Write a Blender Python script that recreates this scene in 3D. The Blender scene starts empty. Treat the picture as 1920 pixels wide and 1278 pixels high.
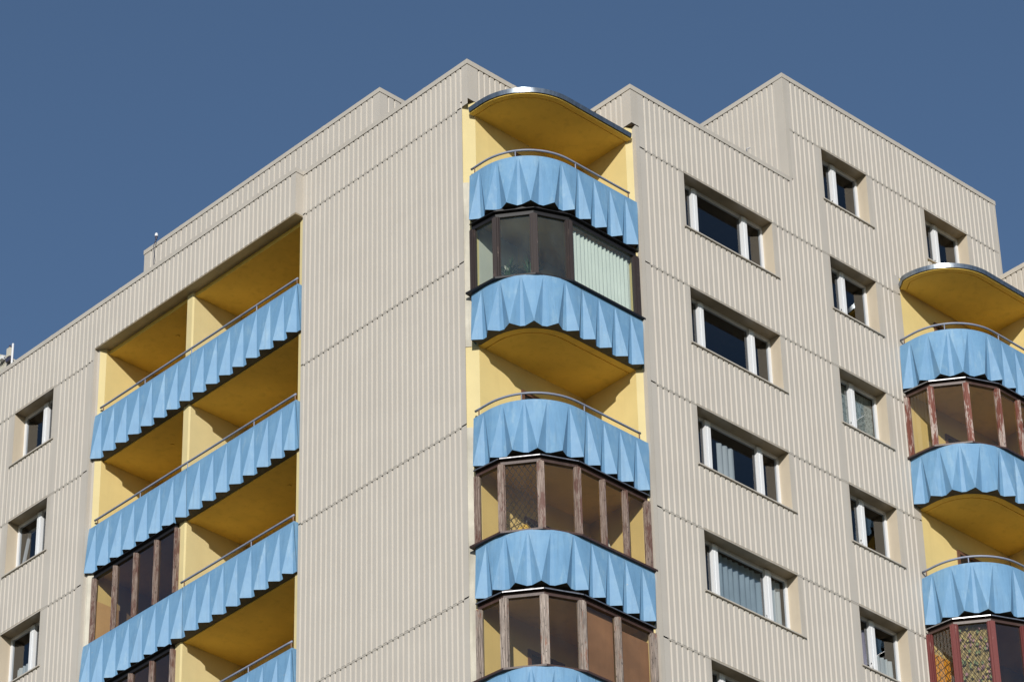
import bpy, math, random
from mathutils import Vector, Matrix
random.seed(7)
R = math.radians

# ------------------------------------------------------------------ camera, sky, sun, exposure
scn = bpy.context.scene
cam_d = bpy.data.cameras.new('camera')
cam = bpy.data.objects.new('camera', cam_d)
scn.collection.objects.link(cam)
cam_d.sensor_width = 36.0
cam_d.lens = 6892.403 / 1920 * 36
cam_d.clip_start = 0.5
cam_d.clip_end = 6000
cx_ = Vector((0.72857662, -0.68468208, -0.01966105))
cy_ = Vector((-0.37140277, -0.41900546, 0.82854958))
cz_ = -Vector((0.57553114, 0.59635968, 0.55957041))
m = Matrix((cx_, cy_, cz_)).transposed().to_4x4()
m.translation = Vector((-39.55905, -42.09669, -47.13909))
cam.matrix_world = m
scn.camera = cam

SUN = Vector((-2.02, -1.86, 1.0)).normalized()       # towards the sun
sun_el = math.asin(SUN.z)
world = bpy.data.worlds.new('World')
scn.world = world
world.use_nodes = True
nt = world.node_tree
bg = nt.nodes['Background']
sky = nt.nodes.new('ShaderNodeTexSky')
sky.sky_type = 'NISHITA'
sky.sun_disc = False
sky.sun_elevation = sun_el
sky.sun_rotation = math.atan2(SUN.x, SUN.y)
sky.altitude = 200
sky.air_density = 1.0
sky.dust_density = 0.2
sky.ozone_density = 3.1
nt.links.new(sky.outputs[0], bg.inputs[0])
bg.inputs[1].default_value = 0.093

sl = bpy.data.lights.new('sun', 'SUN')
sl.energy = 4.45
sl.angle = R(0.5)
sl.color = (1.0, 0.96, 0.90)
so = bpy.data.objects.new('sun', sl)
scn.collection.objects.link(so)
so.rotation_euler = (-SUN).to_track_quat('-Z', 'Y').to_euler()
so.location = (-60, -60, 40)

scn.view_settings.view_transform = 'Standard'
scn.view_settings.look = 'None'
scn.view_settings.gamma = 1
scn.view_settings.use_curve_mapping = False
scn.view_settings.exposure = 0.0
scn.cycles.max_bounces = 10
scn.cycles.diffuse_bounces = 6
scn.cycles.transparent_max_bounces = 16
scn.cycles.caustics_reflective = False
scn.cycles.caustics_refractive = False

# ------------------------------------------------------------------ materials
MATS = {}
def new_mat(name):
    mt = bpy.data.materials.new(name)
    mt.use_nodes = True
    MATS[name] = mt
    return mt, mt.node_tree, mt.node_tree.nodes['Principled BSDF']

def coords(nt, scale=(1, 1, 1)):
    g = nt.nodes.new('ShaderNodeNewGeometry')
    mp = nt.nodes.new('ShaderNodeMapping')
    mp.inputs['Scale'].default_value = scale
    nt.links.new(g.outputs['Position'], mp.inputs['Vector'])
    return mp.outputs[0]

def noise(nt, vec, scale, detail=4, rough=0.55):
    n = nt.nodes.new('ShaderNodeTexNoise')
    n.inputs['Scale'].default_value = scale
    n.inputs['Detail'].default_value = detail
    n.inputs['Roughness'].default_value = rough
    nt.links.new(vec, n.inputs['Vector'])
    return n.outputs['Fac']

def ramp(nt, fac, stops):
    r = nt.nodes.new('ShaderNodeValToRGB')
    e = r.color_ramp.elements
    e[0].position, e[0].color = stops[0][0], (*stops[0][1], 1)
    e[1].position, e[1].color = stops[-1][0], (*stops[-1][1], 1)
    for p, c in stops[1:-1]:
        k = e.new(p); k.color = (*c, 1)
    nt.links.new(fac, r.inputs[0])
    return r.outputs[0]

def mix(nt, fac, a, b, mode='MIX'):
    x = nt.nodes.new('ShaderNodeMix')
    x.data_type = 'RGBA'; x.blend_type = mode
    for sck, v in ((x.inputs[0], fac), (x.inputs[6], a), (x.inputs[7], b)):
        if hasattr(v, 'is_linked') or hasattr(v, 'links'): nt.links.new(v, sck)
        elif isinstance(v, tuple): sck.default_value = (*v, 1)
        else: sck.default_value = v
    return x.outputs[2]

def bump(nt, b, h, strength=0.3, dist=0.01):
    n = nt.nodes.new('ShaderNodeBump')
    n.inputs['Strength'].default_value = strength
    n.inputs['Distance'].default_value = dist
    nt.links.new(h, n.inputs['Height'])
    nt.links.new(n.outputs[0], b.inputs['Normal'])

def painted(name, col, var=0.06, rough=0.55, dirt=(0.3, 0.25, 0.18), dirt_amt=0.12, bmp=0.15, spec=0.5, speck=0.0):
    mt, nt, b = new_mat(name)
    col = tuple(c * 0.90 for c in col); dirt = tuple(c * 0.90 for c in dirt)
    v = coords(nt)
    vs = coords(nt, (3.0, 3.0, 0.25))
    lo = tuple(c * (1 - var) for c in col); hi = tuple(min(1, c * (1 + var)) for c in col)
    c1 = ramp(nt, noise(nt, v, 1.3, 5), [(0.3, lo), (0.7, hi)])
    st = ramp(nt, noise(nt, vs, 2.0, 5, 0.6), [(0.52, (0, 0, 0)), (0.8, (1, 1, 1))])
    mu = nt.nodes.new('ShaderNodeMath'); mu.operation = 'MULTIPLY'; mu.inputs[1].default_value = dirt_amt
    nt.links.new(st, mu.inputs[0])
    c2 = mix(nt, mu.outputs[0], c1, dirt)
    if speck:
        sp = ramp(nt, noise(nt, v, 26, 3, 0.7), [(0.70, (0, 0, 0)), (0.78, (1, 1, 1))])
        m2 = nt.nodes.new('ShaderNodeMath'); m2.operation = 'MULTIPLY'; m2.inputs[1].default_value = speck
        nt.links.new(sp, m2.inputs[0])
        c2 = mix(nt, m2.outputs[0], c2, tuple(c * 0.45 for c in col))
    nt.links.new(c2, b.inputs['Base Color'])
    b.inputs['Roughness'].default_value = rough
    b.inputs['Specular IOR Level'].default_value = spec
    if bmp: bump(nt, b, noise(nt, v, 40, 4), bmp, 0.004)
    return mt

BEIGE = (0.530, 0.490, 0.432)
beige = painted('beige_cladding_paint', BEIGE, 0.03, 0.45, (0.33, 0.27, 0.20), 0.13, 0.05, 0.35, 0.25)
beige_flat = painted('beige_trim_paint', (0.515, 0.474, 0.413), 0.04, 0.45, (0.33, 0.25, 0.17), 0.2, 0.05, 0.35, 0.45)
reveal_m = painted('cream_reveal_paint', (0.58, 0.50, 0.385), 0.04, 0.5, (0.35, 0.27, 0.18), 0.2, 0.05, 0.3)
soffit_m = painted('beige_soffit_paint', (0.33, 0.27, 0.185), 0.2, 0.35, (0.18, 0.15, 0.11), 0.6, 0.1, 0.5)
yellow = painted('yellow_render', (0.74, 0.585, 0.255), 0.05, 0.8, (0.45, 0.33, 0.15), 0.15, 0.5, 0.2)
yellow_hi = painted('pale_yellow_render', (0.66, 0.555, 0.29), 0.05, 0.8, (0.5, 0.38, 0.2), 0.15, 0.5, 0.2)
yellow_ceil = painted('yellow_ceiling_paint', (0.86, 0.59, 0.13), 0.09, 0.8, (0.4, 0.25, 0.06), 0.3, 0.4, 0.2)
plaster = painted('raw_white_plaster', (0.55, 0.52, 0.44), 0.25, 0.9, (0.2, 0.18, 0.14), 0.5, 1.0, 0.2)
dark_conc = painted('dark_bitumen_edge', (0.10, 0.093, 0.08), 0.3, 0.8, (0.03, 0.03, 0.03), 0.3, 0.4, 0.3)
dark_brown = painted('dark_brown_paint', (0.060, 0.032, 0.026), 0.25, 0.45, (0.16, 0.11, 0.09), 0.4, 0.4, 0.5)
black_m = painted('black_sealing_tape', (0.012, 0.011, 0.013), 0.2, 0.5, (0.03, 0.03, 0.03), 0.2, 0.1, 0.4)
pvc = painted('white_plastic_frame', (0.78, 0.79, 0.80), 0.02, 0.3, (0.5, 0.5, 0.5), 0.08, 0.0, 0.5)
rail_m = painted('grey_blue_rail_paint', (0.25, 0.28, 0.37), 0.15, 0.45, (0.1, 0.1, 0.11), 0.35, 0.1, 0.5)
rust = painted('rusty_bracket', (0.20, 0.12, 0.08), 0.3, 0.7, (0.08, 0.05, 0.03), 0.4, 0.4, 0.3)
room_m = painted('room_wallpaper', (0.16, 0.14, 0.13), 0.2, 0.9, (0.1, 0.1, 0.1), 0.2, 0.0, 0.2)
roof_m = painted('roof_felt', (0.08, 0.08, 0.08), 0.2, 0.9, (0.05, 0.05, 0.05), 0.3, 0.2, 0.2)
cloth = painted('white_curtain_cloth', (0.74, 0.76, 0.72), 0.05, 0.9, (0.5, 0.5, 0.5), 0.1, 0.2, 0.1)
lace = painted('lace_curtain_cloth', (0.50, 0.58, 0.60), 0.15, 0.9, (0.3, 0.33, 0.35), 0.2, 0.2, 0.1)
pink_cl = painted('pinkish_curtain_cloth', (0.50, 0.42, 0.47), 0.25, 0.9, (0.3, 0.25, 0.3), 0.3, 0.2, 0.1)
bamboo = painted('brown_bamboo_blind', (0.34, 0.185, 0.10), 0.2, 0.8, (0.15, 0.08, 0.04), 0.3, 0.2, 0.2)
orange_lit = painted('orange_lit_panel', (0.85, 0.38, 0.04), 0.15, 0.9, (0.5, 0.2, 0.03), 0.2, 0.2, 0.1)
board_m = painted('tan_chipboard', (0.62, 0.40, 0.19), 0.12, 0.8, (0.4, 0.25, 0.12), 0.3, 0.2, 0.2)
green_m = painted('green_leaf', (0.05, 0.10, 0.035), 0.3, 0.5, (0.1, 0.12, 0.03), 0.3, 0.0, 0.4)
lampw = painted('white_camera_shell', (0.8, 0.8, 0.8), 0.02, 0.3, (0.6, 0.6, 0.6), 0.05, 0.0, 0.5)
dark_pl = painted('dark_plastic', (0.05, 0.05, 0.08), 0.1, 0.4, (0.03, 0.03, 0.03), 0.1, 0.0, 0.5)
ground_m = painted('grass_and_paving', (0.20, 0.185, 0.135), 0.3, 0.95, (0.12, 0.12, 0.08), 0.3, 0.0, 0.2)
brown_door = painted('brown_door_paint', (0.14, 0.07, 0.045), 0.2, 0.5, (0.08, 0.05, 0.03), 0.3, 0.1, 0.4)

# mottled sky blue render
mt, nt, b = new_mat('blue_balcony_render')
v = coords(nt)
c = ramp(nt, noise(nt, v, 2.6, 6, 0.6), [(0.3, (0.150, 0.310, 0.520)), (0.5, (0.163, 0.330, 0.545)), (0.72, (0.195, 0.365, 0.565))])
pt = ramp(nt, noise(nt, coords(nt, (2.4, 2.4, 0.8)), 2.1, 6, 0.7), [(0.55, (0, 0, 0)), (0.70, (1, 1, 1))])
mm = nt.nodes.new('ShaderNodeMath'); mm.operation = 'MULTIPLY'; mm.inputs[1].default_value = 0.65
nt.links.new(pt, mm.inputs[0])
c = mix(nt, mm.outputs[0], c, (0.28, 0.44, 0.60))
ch = ramp(nt, noise(nt, v, 5.5, 8, 0.75), [(0.685, (0, 0, 0)), (0.70, (1, 1, 1))])
c = mix(nt, ch, c, (0.42, 0.42, 0.42))
st = ramp(nt, noise(nt, coords(nt, (9, 9, 0.5)), 1.6, 5, 0.6), [(0.50, (0, 0, 0)), (0.75, (0.5, 0.5, 0.5))])
c = mix(nt, st, c, (0.11, 0.22, 0.36))
c = mix(nt, 1.0, c, (0.90, 0.895, 0.855), 'MULTIPLY')
nt.links.new(c, b.inputs['Base Color'])
b.inputs['Roughness'].default_value = 0.55
b.inputs['Specular IOR Level'].default_value = 0.3
bump(nt, b, noise(nt, v, 18, 6, 0.65), 0.35, 0.012)
blue = mt

def wood(name, cols, paint, amt=0.5):
    mt, nt, b = new_mat(name)
    g = noise(nt, coords(nt, (30, 30, 1.3)), 2.2, 6, 0.7)
    c = ramp(nt, g, [(0.34, cols[0]), (0.5, cols[1]), (0.62, cols[2])])
    k = ramp(nt, noise(nt, coords(nt, (9, 9, 4.0)), 3.0, 3, 0.5), [(0.64, (0, 0, 0)), (0.70, (1, 1, 1))])
    c = mix(nt, k, c, tuple(x * 0.3 for x in cols[0]))
    lo = 0.5 + (0.5 - amt) * 0.35
    pf = ramp(nt, noise(nt, coords(nt, (5, 5, 1.1)), 1.6, 7, 0.75), [(lo - 0.03, (0, 0, 0)), (lo + 0.03, (1, 1, 1))])
    c = mix(nt, pf, c, paint)
    nt.links.new(c, b.inputs['Base Color'])
    b.inputs['Roughness'].default_value = 0.75
    bump(nt, b, g, 0.7, 0.008)
    return mt
wood_brown = wood('weathered_brown_wood', [(0.09, 0.06, 0.05), (0.22, 0.16, 0.13), (0.36, 0.29, 0.25)], (0.13, 0.065, 0.05), 0.38)
wood_grey = wood('bare_grey_wood', [(0.10, 0.08, 0.07), (0.25, 0.205, 0.175), (0.42, 0.35, 0.30)], (0.24, 0.12, 0.08), 0.2)
wood_red = wood('peeling_red_wood', [(0.22, 0.16, 0.14), (0.40, 0.32, 0.28), (0.52, 0.45, 0.40)], (0.17, 0.055, 0.037), 0.55)
wood_dred = wood('dark_red_wood', [(0.13, 0.05, 0.045), (0.20, 0.09, 0.08), (0.30, 0.16, 0.14)], (0.14, 0.03, 0.027), 0.9)
wood_dk = wood('dark_brown_wood', [(0.03, 0.018, 0.016), (0.06, 0.035, 0.03), (0.22, 0.17, 0.14)], (0.028, 0.019, 0.018), 0.85)

def metal(name, col, rough, lo=None):
    mt, nt, b = new_mat(name)
    n = noise(nt, coords(nt, (6, 6, 0.8)), 2.5, 6, 0.7)
    c = ramp(nt, n, [(0.3, lo or tuple(x * 0.6 for x in col)), (0.65, col)])
    nt.links.new(c, b.inputs['Base Color'])
    b.inputs['Metallic'].default_value = 0.85
    rr = nt.nodes.new('ShaderNodeMapRange')
    rr.inputs[3].default_value = rough * 0.8; rr.inputs[4].default_value = rough * 1.5
    nt.links.new(n, rr.inputs[0]); nt.links.new(rr.outputs[0], b.inputs['Roughness'])
    return mt
galv = metal('galvanised_sheet', (0.28, 0.31, 0.34), 0.25)
drip_m = metal('thin_drip_metal', (0.40, 0.40, 0.41), 0.30)

def glass(name, tint, refl=1.0, dirt=0.0, dcol=(0.4, 0.4, 0.36)):
    mt, nt, b = new_mat(name)
    nt.nodes.remove(b)
    out = nt.nodes['Material Output']
    tr = nt.nodes.new('ShaderNodeBsdfTransparent'); tr.inputs[0].default_value = (*tint, 1)
    gl = nt.nodes.new('ShaderNodeBsdfGlossy'); gl.inputs['Roughness'].default_value = 0.015
    gl.inputs['Color'].default_value = (refl, refl, refl, 1)
    lw = nt.nodes.new('ShaderNodeLayerWeight'); lw.inputs['Blend'].default_value = 0.5
    pw_ = nt.nodes.new('ShaderNodeMath'); pw_.operation = 'POWER'; pw_.inputs[1].default_value = 4.0
    nt.links.new(lw.outputs['Facing'], pw_.inputs[0])
    fr = nt.nodes.new('ShaderNodeMapRange'); fr.inputs[3].default_value = 0.09; fr.inputs[4].default_value = 1.0
    nt.links.new(pw_.outputs[0], fr.inputs[0])
    # slight waviness of real panes
    bp = nt.nodes.new('ShaderNodeBump'); bp.inputs['Strength'].default_value = 0.04; bp.inputs['Distance'].default_value = 0.02
    nt.links.new(noise(nt, coords(nt), 1.2, 2), bp.inputs['Height'])
    nt.links.new(bp.outputs[0], gl.inputs['Normal'])
    ms = nt.nodes.new('ShaderNodeMixShader')
    nt.links.new(fr.outputs[0], ms.inputs[0]); nt.links.new(tr.outputs[0], ms.inputs[1]); nt.links.new(gl.outputs[0], ms.inputs[2])
    last = ms.outputs[0]
    if dirt:
        df = nt.nodes.new('ShaderNodeBsdfDiffuse'); df.inputs[0].default_value = (*dcol, 1)
        m2 = nt.nodes.new('ShaderNodeMixShader')
        f = ramp(nt, noise(nt, coords(nt, (2, 2, 1)), 1.7, 5, 0.6), [(0.3, (dirt * 0.4,) * 3), (0.75, (dirt * 1.6,) * 3)])
        nt.links.new(f, m2.inputs[0]); nt.links.new(last, m2.inputs[1]); nt.links.new(df.outputs[0], m2.inputs[2])
        last = m2.outputs[0]
    nt.links.new(last, out.inputs[0])
    return mt
glass_w = glass('window_glass', (0.62, 0.66, 0.70))
glass_g = glass('greenish_balcony_glass', (0.85, 0.91, 0.885), 1.0, 0.06, (0.24, 0.31, 0.31))
glass_b = glass('dusty_balcony_glass', (0.94, 0.91, 0.84), 0.6, 0.02, (0.42, 0.36, 0.28))
glass_d = glass('smoky_balcony_glass', (0.42, 0.38, 0.38), 1.0, 0.02, (0.3, 0.27, 0.25))

# ------------------------------------------------------------------ mesh helpers
class MB:
    def __init__(s): s.v = []; s.f = []; s.m = []
    def add(s, vs, fs, mi=0):
        o = len(s.v); s.v += [tuple(x) for x in vs]
        for f in fs: s.f.append(tuple(i + o for i in f)); s.m.append(mi)
        return s
    def quad(s, a, b, c, d, mi=0): return s.add([a, b, c, d], [(0, 1, 2, 3)], mi)
    def box(s, lo, hi, mi=0):
        (x0, y0, z0), (x1, y1, z1) = lo, hi
        return s.add([(x0, y0, z0), (x1, y0, z0), (x1, y1, z0), (x0, y1, z0), (x0, y0, z1), (x1, y0, z1), (x1, y1, z1), (x0, y1, z1)],
                     [(0, 3, 2, 1), (4, 5, 6, 7), (0, 1, 5, 4), (1, 2, 6, 5), (2, 3, 7, 6), (3, 0, 4, 7)], mi)
    def prism(s, pts, z0, z1, mi=0, bot=None):
        n = len(pts)
        s.add([(x, y, z0) for x, y in pts] + [(x, y, z1) for x, y in pts],
              [(i, (i + 1) % n, n + (i + 1) % n, n + i) for i in range(n)], mi)
        s.add([(x, y, z1) for x, y in pts], [tuple(range(n))], mi)
        s.add([(x, y, z0) for x, y in pts], [tuple(range(n))[::-1]], mi if bot is None else bot)
        return s
    def ribbon(s, A, B, z0, z1, mi=0):
        """closed solid strip between plan polylines A (outer) and B (inner)"""
        n = len(A)
        vs = [(*p, z0) for p in A] + [(*p, z1) for p in A] + [(*p, z1) for p in B] + [(*p, z0) for p in B]
        fs = []
        for i in range(n - 1):
            for k in range(4):
                a = k * n; c = ((k + 1) % 4) * n
                fs.append((a + i, a + i + 1, c + i + 1, c + i))
        fs += [(0, n, 2 * n, 3 * n), (n - 1, 4 * n - 1, 3 * n - 1, 2 * n - 1)]
        return s.add(vs, fs, mi)
    def tube(s, pts, r, n=8, mi=0, cap=True):
        pts = [Vector(p) for p in pts]; o = len(s.v); up = Vector((0, 0, 1)); prev = None
        for i, p in enumerate(pts):
            t = (pts[min(i + 1, len(pts) - 1)] - pts[max(i - 1, 0)]).normalized()
            if prev is None:
                a = t.cross(up if abs(t.z) < 0.9 else Vector((1, 0, 0))).normalized()
            else:
                a = (prev - t * prev.dot(t)).normalized()
            prev = a; bb = t.cross(a)
            rr = r[i] if isinstance(r, (list, tuple)) else r
            for k in range(n):
                an = 2 * math.pi * k / n
                s.v.append(tuple(p + a * math.cos(an) * rr + bb * math.sin(an) * rr))
        for i in range(len(pts) - 1):
            for k in range(n):
                s.f.append((o + i * n + k, o + i * n + (k + 1) % n, o + (i + 1) * n + (k + 1) % n, o + (i + 1) * n + k)); s.m.append(mi)
        if cap:
            s.f.append(tuple(o + k for k in range(n))[::-1]); s.m.append(mi)
            e = o + (len(pts) - 1) * n
            s.f.append(tuple(e + k for k in range(n))); s.m.append(mi)
        return s
    def obox(s, c, ax, ay, hx, hy, z0, z1, mi=0):
        c = Vector((*c, 0)); ax = Vector((*ax, 0)).normalized(); ay = Vector((*ay, 0)).normalized()
        P = [c - ax * hx - ay * hy, c + ax * hx - ay * hy, c + ax * hx + ay * hy, c - ax * hx + ay * hy]
        return s.prism([(p.x, p.y) for p in P], z0, z1, mi)
    def mesh(s, name, mats, smooth=False, recalc=True):
        me = bpy.data.meshes.new(name)
        me.from_pydata(s.v, [], s.f)
        for mt in (mats if isinstance(mats, (list, tuple)) else [mats]): me.materials.append(mt)
        me.polygons.foreach_set('material_index', s.m)
        if smooth: me.polygons.foreach_set('use_smooth', [True] * len(s.f))
        me.update()
        return me

COL = scn.collection
WLOC = {}
def place(o, parent=None, loc=(0, 0, 0)):
    """world position loc; parents here are unrotated unless given local placement"""
    COL.objects.link(o)
    WLOC[o.name] = Vector(loc)
    if parent is not None:
        o.parent = parent
        o.location = Vector(loc) - WLOC[parent.name]
    else:
        o.location = loc
    return o
def obj(name, mb, mats, parent=None, loc=(0, 0, 0), smooth=False, label=None, kind=None):
    me = mb if isinstance(mb, bpy.types.Mesh) else mb.mesh(name, mats, smooth)
    o = bpy.data.objects.new(name, me)
    place(o, parent, loc)
    if label: o['label'] = label
    if kind: o['kind'] = kind
    return o
def sub(name, me, parent, label=None, loc=(0, 0, 0)):
    """child in the parent's own (possibly rotated) space"""
    o = bpy.data.objects.new(name, me)
    COL.objects.link(o); o.parent = parent; o.location = loc
    if label: o['label'] = label
    return o
def thing(name, label, cat, loc, group=None):
    o = bpy.data.objects.new(name, None)
    o.empty_display_size = 0.3
    place(o, None, loc)
    o['label'] = label; o['category'] = cat
    if group: o['group'] = group
    return o
def tag(o, label, cat, group=None):
    o['label'] = label; o['category'] = cat
    if group: o['group'] = group
    return o

# ------------------------------------------------------------------ constants of the building
GZ = -49.0
B = 1.595           # right facade plane y = -B
A = 3.005           # left face of right block x = A
E_ = 0.202          # loggia wing stands proud: x = -E_
ZR, ZT = -1.323, 1.435
H = 2.8
DX, DY = 10.80, -1.60   # second corner balcony stack
FH = 2.82
ZTOP = [-4.20 - FH * k for k in range(6)]     # parapet tops
ZBOT = [-5.33 - FH * k for k in range(6)]     # parapet bottoms

gnd = MB().quad((-1500, -1500, 0), (1500, -1500, 0), (1500, 1500, 0), (-1500, 1500, 0))
obj('ground', gnd, ground_m, None, (0, 0, GZ), kind='structure')

bld = thing('apartment_building', 'beige corrugated high-rise apartment block with blue pleated balconies and yellow recesses', 'building', (8, 8, GZ))

# ------------------------------------------------------------------ corrugated cladding
# frame: point(u, z, d) = O + U*u + N*d
class Frame:
    def __init__(s, O, U, N): s.O = Vector(O); s.U = Vector(U); s.N = Vector(N)
    def p(s, u, z, d=0.0):
        q = s.O + s.U * u + s.N * d
        return (q.x, q.y, z)
FR = Frame((0, -B, 0), (1, 0, 0), (0, -1, 0))          # right facade, u = x
FP = Frame((0, 0, 0), (0, 1, 0), (-1, 0, 0))           # corner pier, u = y
FL = Frame((-E_, 0, 0), (0, 1, 0), (-1, 0, 0))         # loggia wing, u = y
FPS = Frame((0, 0, 0), (1, 0, 0), (0, -1, 0))          # side of pier above canopy
FRS = Frame((A, 0, 0), (0, 1, 0), (-1, 0, 0))          # left face of right block
FT = Frame((7.712, 0, 0), (0, 1, 0), (-1, 0, 0))       # left face of tall block
PER = 0.1475
def sheet(fr, u0, u1, z0, z1, m0=0.03, m1=0.03, phase=0.0, per=PER, mat=None, name='cladding_panel'):
    w, dp = 0.0175, 0.031
    prof = [(u0, 0.0)]
    k = math.floor((u0 + m0 - phase) / per)
    while True:
        c = phase + k * per; k += 1
        if c < u0 + m0 + 0.02: continue
        if c > u1 - m1 - 0.02: break
        j = random.uniform(-0.0012, 0.0012)
        prof += [(c - w - 0.006 + j, 0), (c - 0.006 + j, -dp), (c + 0.006 + j, -dp), (c + w + 0.006 + j, 0)]
    prof.append((u1, 0))
    mb = MB()
    n = len(prof)
    mb.add([fr.p(u, z0, d) for u, d in prof] + [fr.p(u, z1, d) for u, d in prof], [(i, i + 1, n + i + 1, n + i) for i in range(n - 1)])
    return obj(name, mb, mat or beige, bld)
def flash(fr, u0, u1, zj, h=0.030, out=0.006, name='joint_flashing'):
    mb = MB()
    P = [(out - 0.003, zj - h), (out, zj - h), (out, zj), (-0.045, zj + 0.02), (-0.045, zj + 0.017), (out - 0.003, zj - 0.003)]
    n = len(P)
    vs = [fr.p(u0, z, d) for d, z in P] + [fr.p(u1, z, d) for d, z in P]
    mb.add(vs, [(i, (i + 1) % n, n + (i + 1) % n, n + i) for i in range(n)] + [tuple(range(n)), tuple(range(n, 2 * n))[::-1]])
    return obj(name, mb, beige_flat, bld)
def slab_strip(fr, u0, u1, z0, z1, d0, d1, mat, name):
    mb = MB()
    vs = [fr.p(u, z, d) for u in (u0, u1) for z in (z0, z1) for d in (d0, d1)]
    mb.add(vs, [(0, 1, 3, 2), (4, 6, 7, 5), (0, 4, 5, 1), (2, 3, 7, 6), (0, 2, 6, 4), (1, 5, 7, 3)])
    return obj(name, mb, mat, bld)

# dark wall behind the sheets (insulation face) so joints and open groove ends read as dark gaps
back = MB()
def backing(fr, u0, u1, z0, z1, d=-0.05): back.quad(fr.p(u0, z0, d), fr.p(u1, z0, d), fr.p(u1, z1, d), fr.p(u0, z1, d))

ZLOW = -19.6
GAP = 0.012
# ---- windows data on the right facade
WH = 1.362
X1, W1 = 4.457, 2.600
X2, W2 = 8.809, 1.437
X3 = 12.111
Y_L, W_L = 13.150, 1.408
T = 0.10                                          # flat trim beside openings
# right facade bands
U0 = A + 0.20; U1 = 11.02
joints = [-H * k for k in range(0, 8)]             # 0, -2.8, ...
# top band of lower part, roof coping to first joint
phR = 3.392
def band_right(z0, z1, k):
    """z1 = head joint of row k windows, z0 next joint"""
    zs = z1 - WH
    hasA = k >= 1
    hasC = k == 0
    zt = z1 - 0.02
    if hasA:
        sheet(FR, U0, X1 - 0.07, z0 + GAP, zt, 0.15, 0.07, phR)
        sheet(FR, X1 - 0.07, X1 + W1 + 0.11, z0 + GAP, zs - 0.03, 0.0, 0.0, phR)
        sheet(FR, X1 + W1 + 0.11, X2 - 0.07, z0 + GAP, zt, 0.01, 0.07, phR)
    sheet(FR, X2 - 0.07, X2 + W2 + 0.11, z0 + GAP, zs - 0.03, 0.0, 0.0, phR)
    if hasA:
        sheet(FR, X2 + W2 + 0.11, U1, z0 + GAP, zt, 0.01, 0.09, phR)
        slab_strip(FR, X1 + W1, X1 + W1 + 0.11, zs - 0.02, zt, -0.012, 0.0, beige_flat, 'window_trim')
        slab_strip(FR, X1 - 0.07, X1, zs - 0.02, zt, -0.012, 0.0, beige_flat, 'window_trim')
    slab_strip(FR, X2 + W2, X2 + W2 + 0.11, zs - 0.02, zt, -0.012, 0.0, beige_flat, 'window_trim')
    slab_strip(FR, X2 - 0.07, X2, zs - 0.02, zt, -0.012, 0.0, beige_flat, 'window_trim')
for k in range(1, 7):
    band_right(-H * (k + 1), -H * k, k)
for k in range(1, 8):
    flash(FR, 3.33, U1 - 0.07, -H * k)
# row 0 of the tall block and the wide corner to the second balcony
XT, XE = 7.712, 14.68
zt = -0.02
sheet(FR, XT, X2 - 0.07, -H + GAP, zt, 0.03, 0.07, phR)
sheet(FR, X2 - 0.07, X2 + W2 + 0.11, -H + GAP, -WH - 0.03, 0, 0, phR)
sheet(FR, X2 + W2 + 0.11, X3 - 0.07, -H + GAP if False else -2.34, zt, 0.01, 0.07, phR)
sheet(FR, X2 + W2 + 0.11, U1, -H + GAP, -2.34, 0.01, 0.09, phR)
sheet(FR, X3 - 0.07, X3 + W2 + 0.11, -2.34, -WH - 0.03, 0, 0, phR)
sheet(FR, X3 + W2 + 0.11, XE - 0.06, -2.34, zt, 0.01, 0.03, phR)
for xx in (X2, X3):
    slab_strip(FR, xx + W2, xx + W2 + 0.11, -WH - 0.02, zt, -0.012, 0.0, beige_flat, 'window_trim')
    slab_strip(FR, xx - 0.07, xx, -WH - 0.02, zt, -0.012, 0.0, beige_flat, 'window_trim')
sheet(FR, XT + 0.12, XE - 0.06, GAP, ZT - 0.05, 0.0, 0.03, phR)
flash(FR, XT + 0.12, XE - 0.06, 0.0)
# corner trims of the tall block
slab_strip(FR, XE - 0.06, XE, -2.34, ZT - 0.05, -0.4, 0.006, beige_flat, 'corner_trim')
slab_strip(FR, XT, XT + 0.12, ZR, ZT - 0.05, -0.05, 0.003, beige_flat, 'corner_trim')
slab_strip(FT, -B + 0.002, -B + 0.22, ZR, ZT - 0.05, -0.05, 0.003, beige_flat, 'corner_trim')
# low roof band
sheet(FR, U0, XT, -H + GAP, ZR - 0.05, 0.15, 0.0, phR)
slab_strip(FR, A + 0.002, U0, -2.30, ZR - 0.05, -0.05, 0.0, beige_flat, 'corner_trim')
# tall block left face
sheet(FT, -B + 0.22, 9.0, ZR - 0.1, ZT - 0.05, 0.05, 0, 0.03)
# pier
pj = [-2.44, -6.18, -9.90, -13.62, -17.34]
sheet(FP, 0.0, 5.02, pj[0] + GAP if False else pj[0] + GAP, ZR - 0.05, 0.17, 0.05, 0.045)
tops = pj
for i, zj in enumerate(pj[:-1]):
    sheet(FP, 0.17, 5.02, pj[i + 1] + GAP, zj - 0.02, 0.14, 0.06, 0.045)
    flash(FP, 0.30, 4.94, zj)
flash(FP, 0.30, 4.94, pj[-1])
sheet(FP, 0.17, 5.02, GZ, pj[-1] - 0.02, 0.14, 0.06, 0.045)
# pier side face above canopy, right block left face above canopy
sheet(FPS, 0.0, A, -2.30, ZR - 0.05, 0.20, 0.0, 0.02)
sheet(FRS, -B, 0.0, -2.30, ZR - 0.05, 0.13, 0.0, 0.0)
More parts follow.
